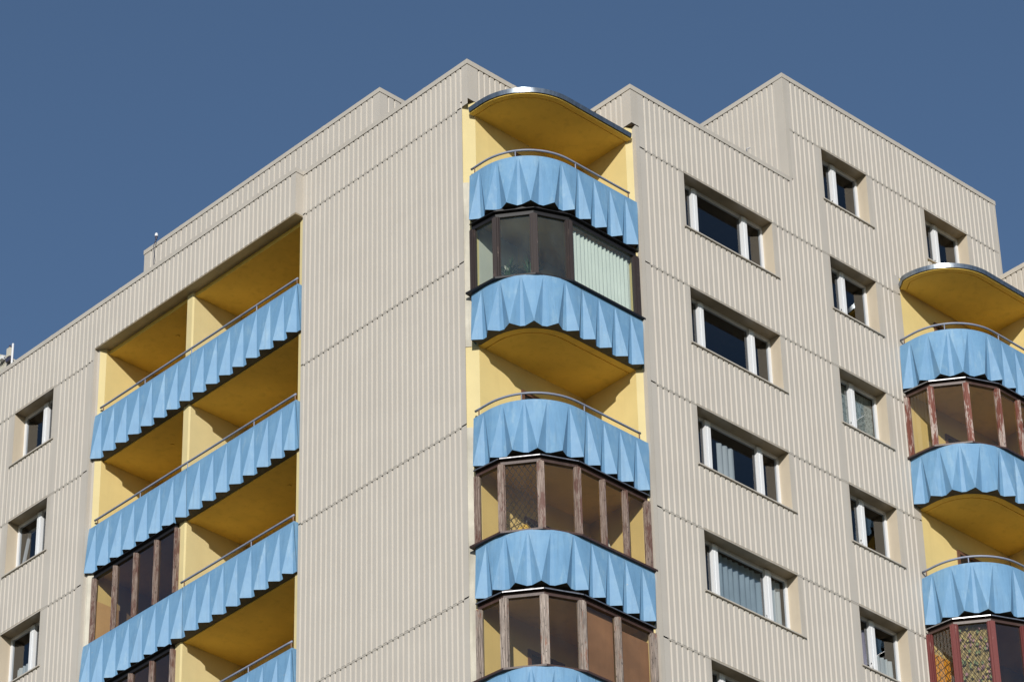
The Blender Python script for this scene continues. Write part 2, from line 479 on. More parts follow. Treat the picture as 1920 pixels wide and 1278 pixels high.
# loggia wing: fascia, wall with windows
YF0, YF1 = 5.02, 11.72
sheet(FL, YF0, YF1, -2.47, ZR - 0.05, 0.12, 0.0, 0.045)
slab_strip(Frame((0, YF0, 0), (1, 0, 0), (0, -1, 0)), -E_ + 0.002, 0.0, -2.47, ZR - 0.05, -0.05, 0.002, beige_flat, 'corner_trim')
JL = [-2.768 - H * k for k in range(0, 7)]
sheet(FL, YF1, 22.0, JL[0] + GAP, ZR - 0.05, 0.0, 0.0, 0.045)
for k in range(6):
    z1 = JL[k]; z0 = JL[k + 1]; zs = z1 - WH; zt = z1 - 0.02
    sheet(FL, YF1 + 0.05, Y_L - 0.11, z0 + GAP, zt, 0.18, 0.02, 0.045)
    sheet(FL, Y_L - 0.11, Y_L + W_L + 0.11, z0 + GAP, zs - 0.03, 0, 0, 0.045)
    sheet(FL, Y_L + W_L + 0.11, 22.0, z0 + GAP, zt, 0.02, 0, 0.045)
    slab_strip(FL, Y_L + W_L, Y_L + W_L + 0.11, zs - 0.02, zt, -0.012, 0.0, beige_flat, 'window_trim')
    slab_strip(FL, Y_L - 0.11, Y_L, zs - 0.02, zt, -0.012, 0.0, beige_flat, 'window_trim')
for k in range(7): flash(FL, 11.90, 22.0, JL[k])
# down to the ground below everything the photograph shows
sheet(FR, U0, U1, GZ, -H * 7 - 0.02, 0.15, 0.04, phR)
sheet(FL, YF1 + 0.05, 22.0, GZ, JL[6] - 0.02, 0.18, 0, 0.045)
# next block beyond second balcony
FN = Frame((0, DY - B, 0), (1, 0, 0), (0, -1, 0))
FNS = Frame((A + DX, 0, 0), (0, 1, 0), (-1, 0, 0))
sheet(FNS, DY - B, -B, -2.30, ZR - 0.05, 0.13, 0, 0.05)
sheet(FN, A + DX, 20.0, GZ, ZR - 0.05, 0.25, 0, phR)
# penthouse set back on the roof
PX, PY0, PY1, PZ = 1.654, 4.50, 12.55, 1.44
FH_ = Frame((PX, 0, 0), (0, 1, 0), (-1, 0, 0))
sheet(FH_, PY0, PY1, ZR - 0.3, PZ - 0.05, 0.12, 0.1, 0.06, 0.18)
sheet(Frame((0, PY0, 0), (1, 0, 0), (0, -1, 0)), PX, 6.0, ZR - 0.3, PZ - 0.05, 0.1, 0, 0.1, 0.18)
sheet(Frame((0, PY1, 0), (1, 0, 0), (0, 1, 0)), PX, 6.0, ZR - 0.3, PZ - 0.05, 0.02, 0, 0.1, 0.18)
obj('penthouse_roof', MB().box((PX + 0.08, PY0 + 0.08, PZ - 0.2), (6, PY1 - 0.08, PZ - 0.08)), roof_m, bld)

backing(FR, A + 0.25, XT, -2.8, ZR - 0.1); backing(FP, 0.02, 5.0, pj[0] - 0.3, ZR - 0.1)
for z in [-H * k for k in range(1, 8)]: backing(FR, A + 0.3, U1, z - 0.12, z + 0.12) if False else None
obj('roof_deck', MB().box((0.1, 0.1, ZR - 0.25), (7.6, 24, ZR - 0.15)).box((A + 0.1, -B + 0.1, ZR - 0.25), (7.6, 0.1, ZR - 0.15)), roof_m, bld)
obj('upper_roof_deck', MB().box((XT + 0.1, -B + 0.1, ZT - 0.25), (XE - 0.05, 9.0, ZT - 0.15)), roof_m, bld)
obj('next_roof_deck', MB().box((A + DX + 0.1, DY - B + 0.1, ZR - 0.25), (20, 12, ZR - 0.15)), roof_m, bld)
obj('core_wall', MB().box((4.4, 3.2, GZ), (24, 24, ZR - 0.26)).box((7.9, 3.2, ZR - 0.2), (XE - 0.1, 9, ZT - 0.26)).box((XE-0.1,-B+.4,-20),(XE-0.06,9,ZT-.26)), room_m, bld)

# ------------------------------------------------------------------ copings
def offset(path, d):
    out = []
    n = len(path)
    for i, p in enumerate(path):
        p = Vector(p); ds = []
        if i > 0: ds.append((p - Vector(path[i - 1])).normalized())
        if i < n - 1: ds.append((Vector(path[i + 1]) - p).normalized())
        ns = [Vector((t.y, -t.x)) for t in ds]
        nn = sum(ns, Vector((0, 0)))
        nn = nn.normalized()
        k = d / max(0.35, nn.dot(ns[0]))
        q = p + nn * k
        out.append((q.x, q.y))
    return out
# path direction chosen so that the right-hand normal (t.y,-t.x) points outwards
def coping(path, ztop, h=0.115, out=0.014, back_=0.30):
    mb = MB()
    outer = offset(path, out); inner = offset(path, -back_); lip = offset(path, out - 0.004)
    n = len(path)
    vs = [(*p, ztop - h) for p in lip] + [(*p, ztop - h) for p in outer] + [(*p, ztop) for p in outer] + [(*p, ztop + 0.02) for p in inner] + [(*p, ztop - 0.15) for p in inner]
    fs = []
    for i in range(n - 1):
        for k in range(4): fs.append((k * n + i, k * n + i + 1, (k + 1) * n + i + 1, (k + 1) * n + i))
        fs.append((i, i + 1, 0, 0)) if False else None
    fs += [(0, n, 2 * n, 3 * n, 4 * n), tuple(k * n + n - 1 for k in range(4, -1, -1))]
    mb.add(vs, fs)
    for i in range(n - 1):
        a_, b2 = Vector(path[i]), Vector(path[i + 1]); L_ = (b2 - a_).length; t_ = (b2 - a_).normalized(); n_ = Vector((t_.y, -t_.x))
        q = 1.3
        while q < L_ - 0.5:
            c_ = a_ + t_ * q + n_ * (out + 0.001)
            mb.obox((c_.x, c_.y), t_, n_, 0.035, 0.002, ztop - h - 0.002, ztop + 0.002)
            q += 2.45
    # closing back of the visible front strip
    mb.add([(*p, ztop - h) for p in lip] + [(*p, ztop - 0.01) for p in lip], [(i, i + 1, n + i + 1, n + i) for i in range(n - 1)])
    return obj('coping', mb, beige_flat, bld)
coping([(-E_, 22.0), (-E_, YF0), (0.0, YF0), (0.0, 0.0), (A, 0.0)], ZR)
coping([(A, 0.0), (A, -B), (XT - 0.01, -B)], ZR)
coping([(XT, 9.0), (XT, -B), (XE, -B), (XE, 9.0)], ZT)
coping([(A + DX, -B - 0.02), (A + DX, DY - B), (20.0, DY - B)], ZR)
coping([(6.0, PY1), (PX, PY1), (PX, PY0), (6.0, PY0)], PZ)

# ------------------------------------------------------------------ yellow walls
def wall(pts, z0, z1, mat=yellow, name='recess_wall', label=None):
    return obj(name, MB().prism(pts, z0, z1), mat, bld, label=label)
C = 0.20
wall([(C, 0.0), (A + 0.1, 0.0), (A + 0.1, 0.18), (C, 0.18)], GZ, -2.31)
wall([(0.03, C), (C, 0.0), (C, 0.18), (0.2, C)], GZ, -2.31, yellow_hi, 'chamfered_edge')
wall([(A, 0.0), (A, -B + C), (A + 0.18, -B + C), (A + 0.18, 0.0)], GZ, -2.31)
wall([(A, -B + C), (A + C / 2, -B + C / 2), (A + C / 2 + 0.05, -B + C)], GZ, -2.31, yellow_hi, 'chamfered_edge')
wall([(A + C / 2, -B + C / 2), (A + C / 2, -B + 0.0015), (A + C, -B + 0.0015), (A + C, -B + C)], GZ, -2.31, beige_flat, 'corner_trim')
wall([(U1, -B + 0.02), (A + DX + 0.1, -B + 0.02), (A + DX + 0.1, -B + 0.2), (U1, -B + 0.2)], GZ, -2.35)
wall([(A + DX, -B), (A + DX, DY - B + C), (A + DX + 0.18, DY - B + C), (A + DX + 0.18, -B)], GZ, -2.31)
wall([(A + DX, DY - B + C), (A + DX + C / 2, DY - B + C / 2), (A + DX + C / 2 + 0.05, DY - B + C)], GZ, -2.31, yellow_hi, 'chamfered_edge')
wall([(A + DX + C / 2, DY - B + C / 2), (A + DX + C / 2, DY - B + 0.0015), (A + DX + C, DY - B + 0.0015), (A + DX + C, DY - B + C)], GZ, -2.31, beige_flat, 'corner_trim')
# loggia recess
LY0, LY1, LX = 5.13, 11.55, 1.65
wall([(0.03, 5.0), (0.03, LY0), (0.3, LY0), (0.3, 5.0)], GZ, -2.50, yellow_hi, 'chamfered_edge')
wall([(0.1, 4.9), (LX, 4.9), (LX, LY0), (0.3, LY0)], GZ, -2.50)
wall([(LX, 4.9), (LX + 0.2, 4.9), (LX + 0.2, 11.8), (LX, 11.8)], GZ, -2.50)
wall([(0.0, LY1), (LX, LY1), (LX, LY1 + 0.2), (0.0, LY1 + 0.2)], GZ, -2.50)
wall([(0.0, LY1), (0.0, LY1 + 0.15), (-E_ / 2, LY1 + 0.15), (-E_ / 2, LY1 + 0.1)], GZ, -2.50, yellow_hi, 'chamfered_edge')
wall([(-E_ / 2, LY1 + 0.10), (-E_ / 2, LY1 + 0.23), (-E_ + 0.0015, LY1 + 0.23), (-E_ + 0.0015, LY1 + 0.165), (-E_ / 2 - 0.012, LY1 + 0.160)], GZ, -2.475, beige_flat, 'corner_trim')
DYV = 8.60
wall([(0.02, DYV + 0.03), (0.05, DYV), (LX, DYV), (LX, DYV + 0.2), (0.02, DYV + 0.2)], GZ, -2.50, yellow_hi, 'dividing_wall')
# fascia soffit and beam
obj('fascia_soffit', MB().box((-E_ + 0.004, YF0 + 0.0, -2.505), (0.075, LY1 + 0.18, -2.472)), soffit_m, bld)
obj('ceiling_beam', MB().box((0.078, LY0 - 0.05, -2.60), (0.235, LY1 + 0.1, -2.45)), yellow_ceil, bld)
# slabs
obj('loggia_slab', MB().box((0.25, LY0 - 0.05, -2.58), (LX + 0.1, LY1 + 0.1, -2.42)), yellow_ceil, bld)
for k in range(6):
    obj('loggia_slab', MB().box((0.07, 5.03, ZBOT[k] + 0.0), (LX + 0.1, LY1 + 0.1, ZBOT[k] + 0.18)).box((0.07, 5.05, ZBOT[k] - 0.018), (0.20, LY1 + 0.02, ZBOT[k] - 0.001)), yellow_ceil, bld)
rr = random.Random(3)
for k in range(4):
    for yy in (6.1 + rr.uniform(-.4, .4), 10.0 + rr.uniform(-.4, .4)):
        zc = (-2.58 if k == 0 else ZBOT[k - 1]) - 0.004
        mb = MB(); n = 12
        mb.prism([(0.75 + 0.045 * math.cos(2 * math.pi * i / n), yy + 0.045 * math.sin(2 * math.pi * i / n)) for i in range(n)], zc - 0.012, zc)
        obj('ceiling_cover', mb, yellow_ceil, bld)

# curved outline of the corner balconies
def rounded(R_=1.2, x0=0.05, yb=-1.53, xe=3.12, y0=0.02, n=16):
    pts = [(x0, y0), (x0, yb + R_)]
    for i in range(1, n + 1):
        a = math.pi + (math.pi / 2) * i / n
        pts.append((x0 + R_ + R_ * math.cos(a), yb + R_ + R_ * math.sin(a)))
    pts.append((xe, yb))
    return pts
class Path:
    def __init__(s, pts):
        s.pts = [Vector(p) for p in pts]; s.L = [0]
        for a, b_ in zip(s.pts, s.pts[1:]): s.L.append(s.L[-1] + (b_ - a).length)
    def at(s, t, d=0.0):
        t = max(0, min(s.L[-1] - 1e-6, t)) if -1e-6 <= t <= s.L[-1] + 1e-6 else t
        i = 0
        while i < len(s.L) - 2 and s.L[i + 1] < t: i += 1
        a, b_ = s.pts[i], s.pts[i + 1]
        tt = (b_ - a).normalized()
        # smooth normal on curves
        def nr(i):
            q = (s.pts[i + 1] - s.pts[i]).normalized(); return Vector((q.y, -q.x))
        n = nr(i)
        f = (t - s.L[i]) / max(1e-9, (b_ - a).length)
        if len(s.pts) > 4:
            if f < 0.5 and i > 0: n = (nr(i - 1).lerp(nr(i), 0.5 + f)).normalized() if (s.L[i+1]-s.L[i]) < .3 else n
            elif f >= 0.5 and i < len(s.pts) - 2: n = (nr(i).lerp(nr(i + 1), f - 0.5)).normalized() if (s.L[i+1]-s.L[i]) < .3 else n
        p = a + tt * (t - s.L[i]) + n * d
        return (p.x, p.y)

def flip(path_pts):
    return path_pts
# outward = right-hand side of travel: (t.y,-t.x). travelling -y => t=(0,-1) => n=(-1,0): outward for x=const faces. ok
# travelling +x => t=(1,0) => n=(0,-1). ok

def pleats(path, s_list, m_, zt, zb, s0, s1, p=0.095, jag=0.0, end0=True, end1=True, rng=(-9, 99), vd=-0.045):
    """folded plate: apexes at s_list (arc positions), ridges halfway between, bulging out at the foot"""
    mb = MB()
    zt2 = zt - 0.05
    def P(s_, d, z):
        x, y = path.at(s_, d); return (x, y, z)
    rd = random.Random(int(abs(zt) * 100) + int(s0 * 10))
    tw, vw = 0.018, 0.050
    # ridge positions
    rid = [s_list[0] - m_ / 2] + [(a + b_) / 2 for a, b_ in zip(s_list, s_list[1:])] + [s_list[-1] + m_ / 2]
    if not end1: rid = rid[:-1]
    rid = [min(max(r, s0), s1) for r in rid]
    feet = []
    for i, s_ in enumerate(s_list):
        if i < len(rid): feet.append(('R', rid[i]))
        feet.append(('V1', s_ - vw)); feet.append(('V2', s_ + vw))
    if len(rid) > len(s_list): feet.append(('R', rid[-1]))
    # top band (several samples for curvature)
    lo, hi = max(s0, rng[0]), min(s1, rng[1])
    ns = max(2, int((hi - lo) / 0.1))
    ss = [lo + (hi - lo) * i / ns for i in range(ns + 1)]
    mb.add([P(a, 0.012, zt) for a in ss] + [P(a, 0.012, zt2) for a in ss], [(i, i + 1, ns + 2 + i, ns + 1 + i) for i in range(ns)])
    def zb_(): return zb + rd.uniform(-jag, jag)
    foot = {}
    for i, (t_, s_) in enumerate(feet):
        foot[i] = P(s_, p if t_ == 'R' else vd, zb_())
    D0 = 0.012
    for i, s_ in enumerate(s_list):
        T1 = P(s_ - tw, D0, zt2); T2 = P(s_ + tw, D0, zt2)
        iR = 3 * i; V1 = foot[3 * i + 1]; V2 = foot[3 * i + 2]
        R0 = foot[iR]; R1 = foot.get(3 * i + 3)
        # left slope, valley strip, right slope
        if rng[0] < s_ - 0.001 <= rng[1]: mb.add([T1, R0, V1], [(0, 1, 2)])
        if rng[0] < s_ - 0.001 <= rng[1]: mb.add([T1, V1, V2, T2], [(0, 1, 2, 3)])
        if R1 and rng[0] < s_ + 0.002 <= rng[1]: mb.add([T2, V2, R1], [(0, 1, 2)])
        # downward triangle to the next apex
        nx = s_list[i + 1] - tw if i + 1 < len(s_list) else s1
        if R1 and rng[0] < s_ + 0.002 <= rng[1]:
            k = 4; a0 = s_ + tw
            tops = [P(a0 + (nx - a0) * j / k, D0, zt2) for j in range(k + 1)]
            mb.add(tops + [R1], [(j, k + 1, j + 1) for j in range(k)])
    # first triangle
    a0 = s0; nx = s_list[0] - tw; k = 3
    tops = [P(a0 + (nx - a0) * j / k, D0, zt2) for j in range(k + 1)]
    if rng[0] <= 0: mb.add(tops + [foot[0]], [(j, k + 1, j + 1) for j in range(k)])
    # parapet top and inside
    th = 0.075
    mb.add([P(a, 0.012, zt) for a in ss] + [P(a, -th, zt) for a in ss] + [P(a, -th, zb + 0.1) for a in ss],
           [(i, i + 1, ns + 2 + i, ns + 1 + i) for i in range(ns)] + [(ns + 1 + i, ns + 2 + i, 2 * ns + 3 + i, 2 * ns + 2 + i) for i in range(ns)])
    # underside from the zigzag foot to the inner line (bare dark edge)
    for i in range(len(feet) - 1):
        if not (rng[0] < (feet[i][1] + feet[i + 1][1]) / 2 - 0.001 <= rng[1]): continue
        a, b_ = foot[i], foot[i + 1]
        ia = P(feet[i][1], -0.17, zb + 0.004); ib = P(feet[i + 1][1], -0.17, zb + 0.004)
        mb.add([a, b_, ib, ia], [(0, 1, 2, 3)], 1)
    n = len(feet) - 1
    if rng[0] <= 0: mb.add([P(s0, D0, zt), P(s0, D0, zt2), foot[0], P(s0, -0.1, zb + 0.004), P(s0, -0.1, zt)], [(0, 1, 2, 3, 4)])
    if rng[1] > 50: mb.add([P(s1, D0, zt), P(s1, D0, zt2), foot[n], P(s1, -0.1, zb + 0.004), P(s1, -0.1, zt)], [(0, 1, 2, 3, 4)])
    return mb

def railing(path, sa, sb, posts, z, parent):
    n = max(2, int((sb - sa) / 0.12))
    pts = [(*path.at(sa + (sb - sa) * i / n, -0.01), z) for i in range(n + 1)]
    r_ = obj('railing', MB().tube(pts, 0.024, 8), rail_m, parent, smooth=True)
    for s_ in posts:
        x, y = path.at(s_, -0.01)
        x2, y2 = path.at(s_, -0.035)
        mb = MB().tube([(x, y, z), (x, y, z - 0.2)], 0.013, 6)
        o = bpy.data.objects.new('post', mb.mesh('post', rail_m, True)); COL.objects.link(o); o.parent = r_
    for s_ in (sa + 0.10, sb - 0.03):
        x, y = path.at(s_, -0.01); x2, y2 = path.at(s_ + 0.0, -0.12)
        mb = MB().tube([(x, y, z - 0.01), (x, y, z - 0.13), (x2, y2, z - 0.16)], 0.014, 6)
        o = bpy.data.objects.new('wall_bracket', mb.mesh('wall_bracket', rust, True)); COL.objects.link(o); o.parent = r_
    return r_

APEX = [0.29 + 0.4325 * i for i in range(9)]
pA = Path(rounded())
pB = Path([(x + DX, y + DY) for x, y in rounded()])
def corner_parapet(path, zt, zb, jag):
    return make_parapet(path, APEX, 0.4325, zt, zb, 0.0, path.L[-1], 0.115, jag, APEX[5], True)
def make_parapet(path, ap, m_, zt, zb, s0, s1, p, jag, split, e1):
    par = obj('balcony_parapet', pleats(path, ap, m_, zt, zb, s0, s1, p, jag, end1=e1, rng=(-9, split)), [blue, dark_conc], bld)
    me = pleats(path, ap, m_, zt, zb, s0, s1, p, jag, end1=e1, rng=(split, 99))
    o = bpy.data.objects.new('parapet_panel', me.mesh('parapet_panel', [blue, dark_conc])); COL.objects.link(o); o.parent = par
    # dark joint between the two cast panels
    w = 0.005; x = [path.at(split - 0.02 - w, d) for d in (0.016,)] + [path.at(split - 0.02 + w, 0.016)]
    xb = [path.at(split - 0.05 - w, -0.041), path.at(split - 0.05 + w, -0.041)]
    jm = MB().quad((*x[0], zt), (*x[1], zt), (*xb[1], zb), (*xb[0], zb))
    o = bpy.data.objects.new('panel_joint', jm.mesh('panel_joint', dark_conc)); COL.objects.link(o); o.parent = par
    return par
def corner_slab(dx, dy, zb, top=0.18):
    pts = rounded(1.05, 0.19, -1.39, A + 0.05, 0.02)
    pts = [(x + dx, y + dy) for x, y in pts] + [(A + 0.05 + dx, 0.02 + dy)]
    o = obj('balcony_slab', MB().prism(pts, zb + 0.024, zb + top), yellow_ceil, bld)
    # drip border under the slab
    q = rounded(1.05, 0.19, -1.39, A + 0.02, 0.02); qi = offset(q, -0.14)
    rim = MB().ribbon([(x + dx, y + dy) for x, y in q], [(x + dx, y + dy) for x, y in qi], zb - 0.004, zb + 0.021)
    fi = offset(q, -0.17)
    fld = MB().prism([(x + dx, y + dy) for x, y in fi] + [(A + 0.02 + dx, 0.02 + dy)], zb + 0.002, zb + 0.021)
    fo = bpy.data.objects.new('ceiling_field', fld.mesh('ceiling_field', yellow_ceil)); COL.objects.link(fo); fo.parent = o
    r = bpy.data.objects.new('slab_drip_border', rim.mesh('slab_drip_border', yellow_ceil)); COL.objects.link(r); r.parent = o
    return o
for (dx, dy, path) in ((0, 0, pA), (DX, DY, pB)):
    for k in range(6):
        corner_parapet(path, ZTOP[k], ZBOT[k], 0.012 if k % 2 == 0 else 0.004)
        corner_slab(dx, dy, ZBOT[k])
# open floors get railings
for path, ks in ((pA, (0, 2)), (pB, (0, 2))):
    for k in ks: railing(path, 0.03, path.L[-1] - 0.20, (1.10, 2.42), ZTOP[k] + 0.15, bld)

# canopies
for dx, dy in ((0, 0), (DX, DY)):
    o = rounded(1.2, 0.05, -1.53, A + 0.03, 0.01)
    if dx: o = [(0.235, 0.0), (0.06, -0.25)] + o[1:]
    z = -2.655
    slab = obj('balcony_canopy', MB().prism([(x + dx, y + dy) for x, y in o] + [(A + 0.03 + dx, 0.01 + dy)], z + 0.024, z + 0.09), yellow_ceil, bld)
    qi = offset(o, -0.12)
    rim = MB().ribbon([(x + dx, y + dy) for x, y in o], [(x + dx, y + dy) for x, y in qi], z - 0.012, z + 0.021)
    fi = offset(o, -0.145)
    fld = MB().prism([(x + dx, y + dy) for x, y in fi] + [(A + 0.03 + dx, 0.01 + dy)], z - 0.004, z + 0.021)
    fo = bpy.data.objects.new('ceiling_field', fld.mesh('ceiling_field', yellow_ceil)); COL.objects.link(fo); fo.parent = slab
    c = bpy.data.objects.new('canopy_border', rim.mesh('canopy_border', yellow_ceil)); COL.objects.link(c); c.parent = slab
    q = rounded(1.2, 0.05, -1.53, A + 0.01, -0.01, 28)
    if dx: q = [(0.235, 0.0), (0.06, -0.25)] + q[1:]
    qo = offset(q, 0.045); qm = offset(q, 0.008); qi = offset(q, -0.3)
    ql = [(x + dx, y + dy) for x, y in offset(q, 0.030)]
    qo = [(x + dx, y + dy) for x, y in qo]; qm = [(x + dx, y + dy) for x, y in qm]; qi = [(x + dx, y + dy) for x, y in qi]
    n = len(qo); z0, z1 = z + 0.008, z + 0.108
    mb = MB()
    bands = [([(*p, z0 + 0.01) for p in qm], [(*p, z0) for p in ql]), ([(*p, z0) for p in ql], [(*p, z1) for p in qo]), ([(*p, z1) for p in qo], [(*p, z1 + 0.06) for p in qi])]
    for a, b_ in bands: mb.add(a + b_, [(i, i + 1, n + i + 1, n + i) for i in range(n - 1)])
    me = mb.mesh('canopy_flashing', galv, True)
    c = bpy.data.objects.new('canopy_flashing', me); COL.objects.link(c); c.parent = slab
# lids under the overhanging cladding corners
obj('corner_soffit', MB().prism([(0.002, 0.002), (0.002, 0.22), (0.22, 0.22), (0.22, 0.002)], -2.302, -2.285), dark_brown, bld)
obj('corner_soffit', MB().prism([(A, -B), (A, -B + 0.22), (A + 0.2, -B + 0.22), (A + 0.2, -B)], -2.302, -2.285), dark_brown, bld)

# loggia parapets and railings
pL = Path([(-0.10, 11.72), (-0.08, 5.035)])
LA = [11.72 - (11.45 - 0.428 * i) for i in range(16)]
LA[-1] = min(LA[-1], pL.L[-1] - 0.03)
for k in range(6):
    make_parapet(pL, LA, 0.428, ZTOP[k], ZBOT[k], 0.0, pL.L[-1], 0.12, 0.006, LA[7], False)
def sy(y): return 11.72 - y
for k in range(6):
    if k in (0, 1): railing(pL, sy(11.55), sy(5.06), [sy(10.02), sy(8.47), sy(6.36)], ZTOP[k] + 0.15, bld)
    else: railing(pL, sy(8.55), sy(5.06), [sy(6.36)], ZTOP[k] + 0.15, bld)

# ------------------------------------------------------------------ balcony glazing
def glazing(verts, mids, z0, z1, ztop, post_m, glass_m, head_m, pw=0.05, drip=True, label=None, seg_skip=(), sill_over=0.10, pane_mats=None, head_h=0.09):
    """verts: plan polyline; mids: {segment: [fractions]}; head slopes out under a thin roof sheet"""
    sv = ([(verts[0][0], verts[0][1] + 0.13)] + verts[1:-1] + [(verts[-1][0] + 0.12, verts[-1][1])]) if len(verts) > 2 else verts
    sill = offset(sv, sill_over); inn = offset(sv, -0.10)
    g = obj('balcony_glazing', MB().ribbon(sill, inn, z0 - 0.005, z0 + 0.035), black_m if post_m in (wood_dk,) else dark_brown, bld, label=label)
    def ch(name, mb, mat, smooth=False):
        o = bpy.data.objects.new(name, mb.mesh(name, mat, smooth)); COL.objects.link(o); o.parent = g; return o
    ch('head_beam', MB().ribbon(offset(verts, 0.03), offset(verts, -0.06), z1 - head_h, z1), head_m)
    ch('light_stop_infill', MB().ribbon(offset(verts, -0.005), offset(verts, -0.05), z1 + 0.015, ztop), black_m)  # black infill added up to the slab to stop sunlight leaking in
    # small roof sheet above the head
    ro = offset(verts, 0.10); ri = offset(verts, -0.05)
    ch('glazing_roof', MB().ribbon(ro, ri, z1 + 0.002, z1 + 0.014), black_m)
    if drip:
        for i in range(len(verts) - 1):
            a, b_ = Vector(ro[i]), Vector(ro[i + 1])
            t = (b_ - a).normalized(); nn = Vector((t.y, -t.x))
            c = (a + b_) / 2 + nn * 0.004
            ch('drip_edge', MB().obox((c.x, c.y), t, nn, (b_ - a).length / 2 - 0.01, 0.003, z1 - 0.004, z1 + 0.018), drip_m)
    pts = []
    for i in range(len(verts) - 1):
        a, b_ = Vector(verts[i]), Vector(verts[i + 1])
        for f in [0] + list(mids.get(i, [])): pts.append((a.lerp(b_, f), i, f))
    pts.append((Vector(verts[-1]), len(verts) - 2, 1))
    rd = random.Random(int(abs(z0) * 50))
    for j, (p, i, f) in enumerate(pts):
        t = (Vector(verts[i + 1]) - Vector(verts[i])).normalized()
        if f == 0 and i > 0:
            t = (t + (Vector(verts[i]) - Vector(verts[i - 1])).normalized()).normalized()
        nn = Vector((t.y, -t.x))
        w = pw * (1.25 if f in (0, 1) and 0 < i < len(verts) - 1 else 0.85)
        mb = MB().obox((p.x, p.y), t, nn, w, 0.045, z0 + 0.03, z1 - head_h)
        mb.obox((p.x + nn.x * 0.055, p.y + nn.y * 0.055), t, nn, w * 0.45, 0.012, z0 + 0.03, z1 - head_h)
        ch('post', mb, post_m if not isinstance(post_m, list) else post_m[j % len(post_m)])
    for j in range(len(pts) - 1):
        a, b_ = pts[j][0], pts[j + 1][0]
        t = (b_ - a).normalized(); nn = Vector((t.y, -t.x)); L = (b_ - a).length
        c = (a + b_) / 2
        gm = (pane_mats or {}).get(j, glass_m)
        if gm: ch('pane', MB().quad((*(a - nn * 0.01), z0 + 0.035), (*(b_ - nn * 0.01), z0 + 0.035), (*(b_ - nn * 0.01), z1 - head_h), (*(a - nn * 0.01), z1 - head_h)), gm)
        # thin casement stiles
        for sgn in (-1, 1):
            q = c + t * sgn * (L / 2 - pw - 0.008)
            ch('casement_stile', MB().obox((q.x, q.y), t, nn, 0.011, 0.022, z0 + 0.036, z1 - head_h - 0.001), post_m)
    return g, pts
GV = [(0.04, -0.04), (0.10, -0.64), (0.54, -1.22), (1.20, -1.50), (3.02, -1.50)]
GVB = [(x + DX, y + DY) for x, y in GV]
glazing(GV, {}, ZTOP[1], ZBOT[0] - 0.13, ZBOT[0] - 0.006, wood_dk, glass_g, black_m, 0.055, False, 'dark brown balcony glazing with a white curtain', head_h=0.10)
glazing(GV, {3: [0.36, 0.68]}, ZTOP[3], ZBOT[2] - 0.11, ZBOT[2] - 0.006, wood_brown, glass_b, dark_brown, 0.05, True, 'reddish brown weathered wooden balcony glazing')
glazing(GV, {3: [0.5]}, ZTOP[4], ZBOT[3] - 0.12, ZBOT[3] - 0.006, wood_grey, glass_b, dark_brown, 0.058, True, 'bare grey wooden balcony glazing')
glazing(GVB, {3: [0.36, 0.68]}, ZTOP[1], ZBOT[0] - 0.11, ZBOT[0] - 0.006, wood_red, glass_b, dark_brown, 0.045, True, 'balcony glazing with peeling red wooden posts')
glazing(GVB, {3: [0.36, 0.68]}, ZTOP[3], ZBOT[2] - 0.11, ZBOT[2] - 0.006, wood_dred, glass_b, dark_brown, 0.06, True, 'dark red wooden balcony glazing', pane_mats={2: glass_d, 3: glass_d, 4: glass_d})
for k, mds in ((2, (0.26, 0.51, 0.76)), (3, (0.26, 0.51, 0.76))):
    glazing([(-0.03, 11.53), (-0.03, 8.80)], {0: mds}, ZTOP[k], ZBOT[k - 1] - 0.045, ZBOT[k - 1] - 0.02, wood_brown, glass_d, black_m, 0.045, False, 'narrow wooden glazing closing the left bay of the loggia', sill_over=0.04, pane_mats={0: glass_b})

# whitish bare plaster left beside the closed balconies
def plaster_strip(dx, dy, z0, z1):
    obj('bare_plaster_strip', MB().prism([(0.014 + dx, 0.197 + dy), (0.100 + dx, 0.100 + dy), (0.115 + dx, 0.115 + dy), (0.03 + dx, 0.21 + dy)], z0, z1), plaster, bld)
for z0, z1 in ((ZBOT[1], ZBOT[0] + 1.05), (ZBOT[4], ZBOT[2] + 1.0)): plaster_strip(0, 0, z0, z1)
obj('bare_plaster_strip', MB().prism([(-0.112, 11.655), (-0.112, 11.70), (-0.03, 11.60), (-0.03, 11.57)], ZTOP[2], ZBOT[1]), plaster, bld)

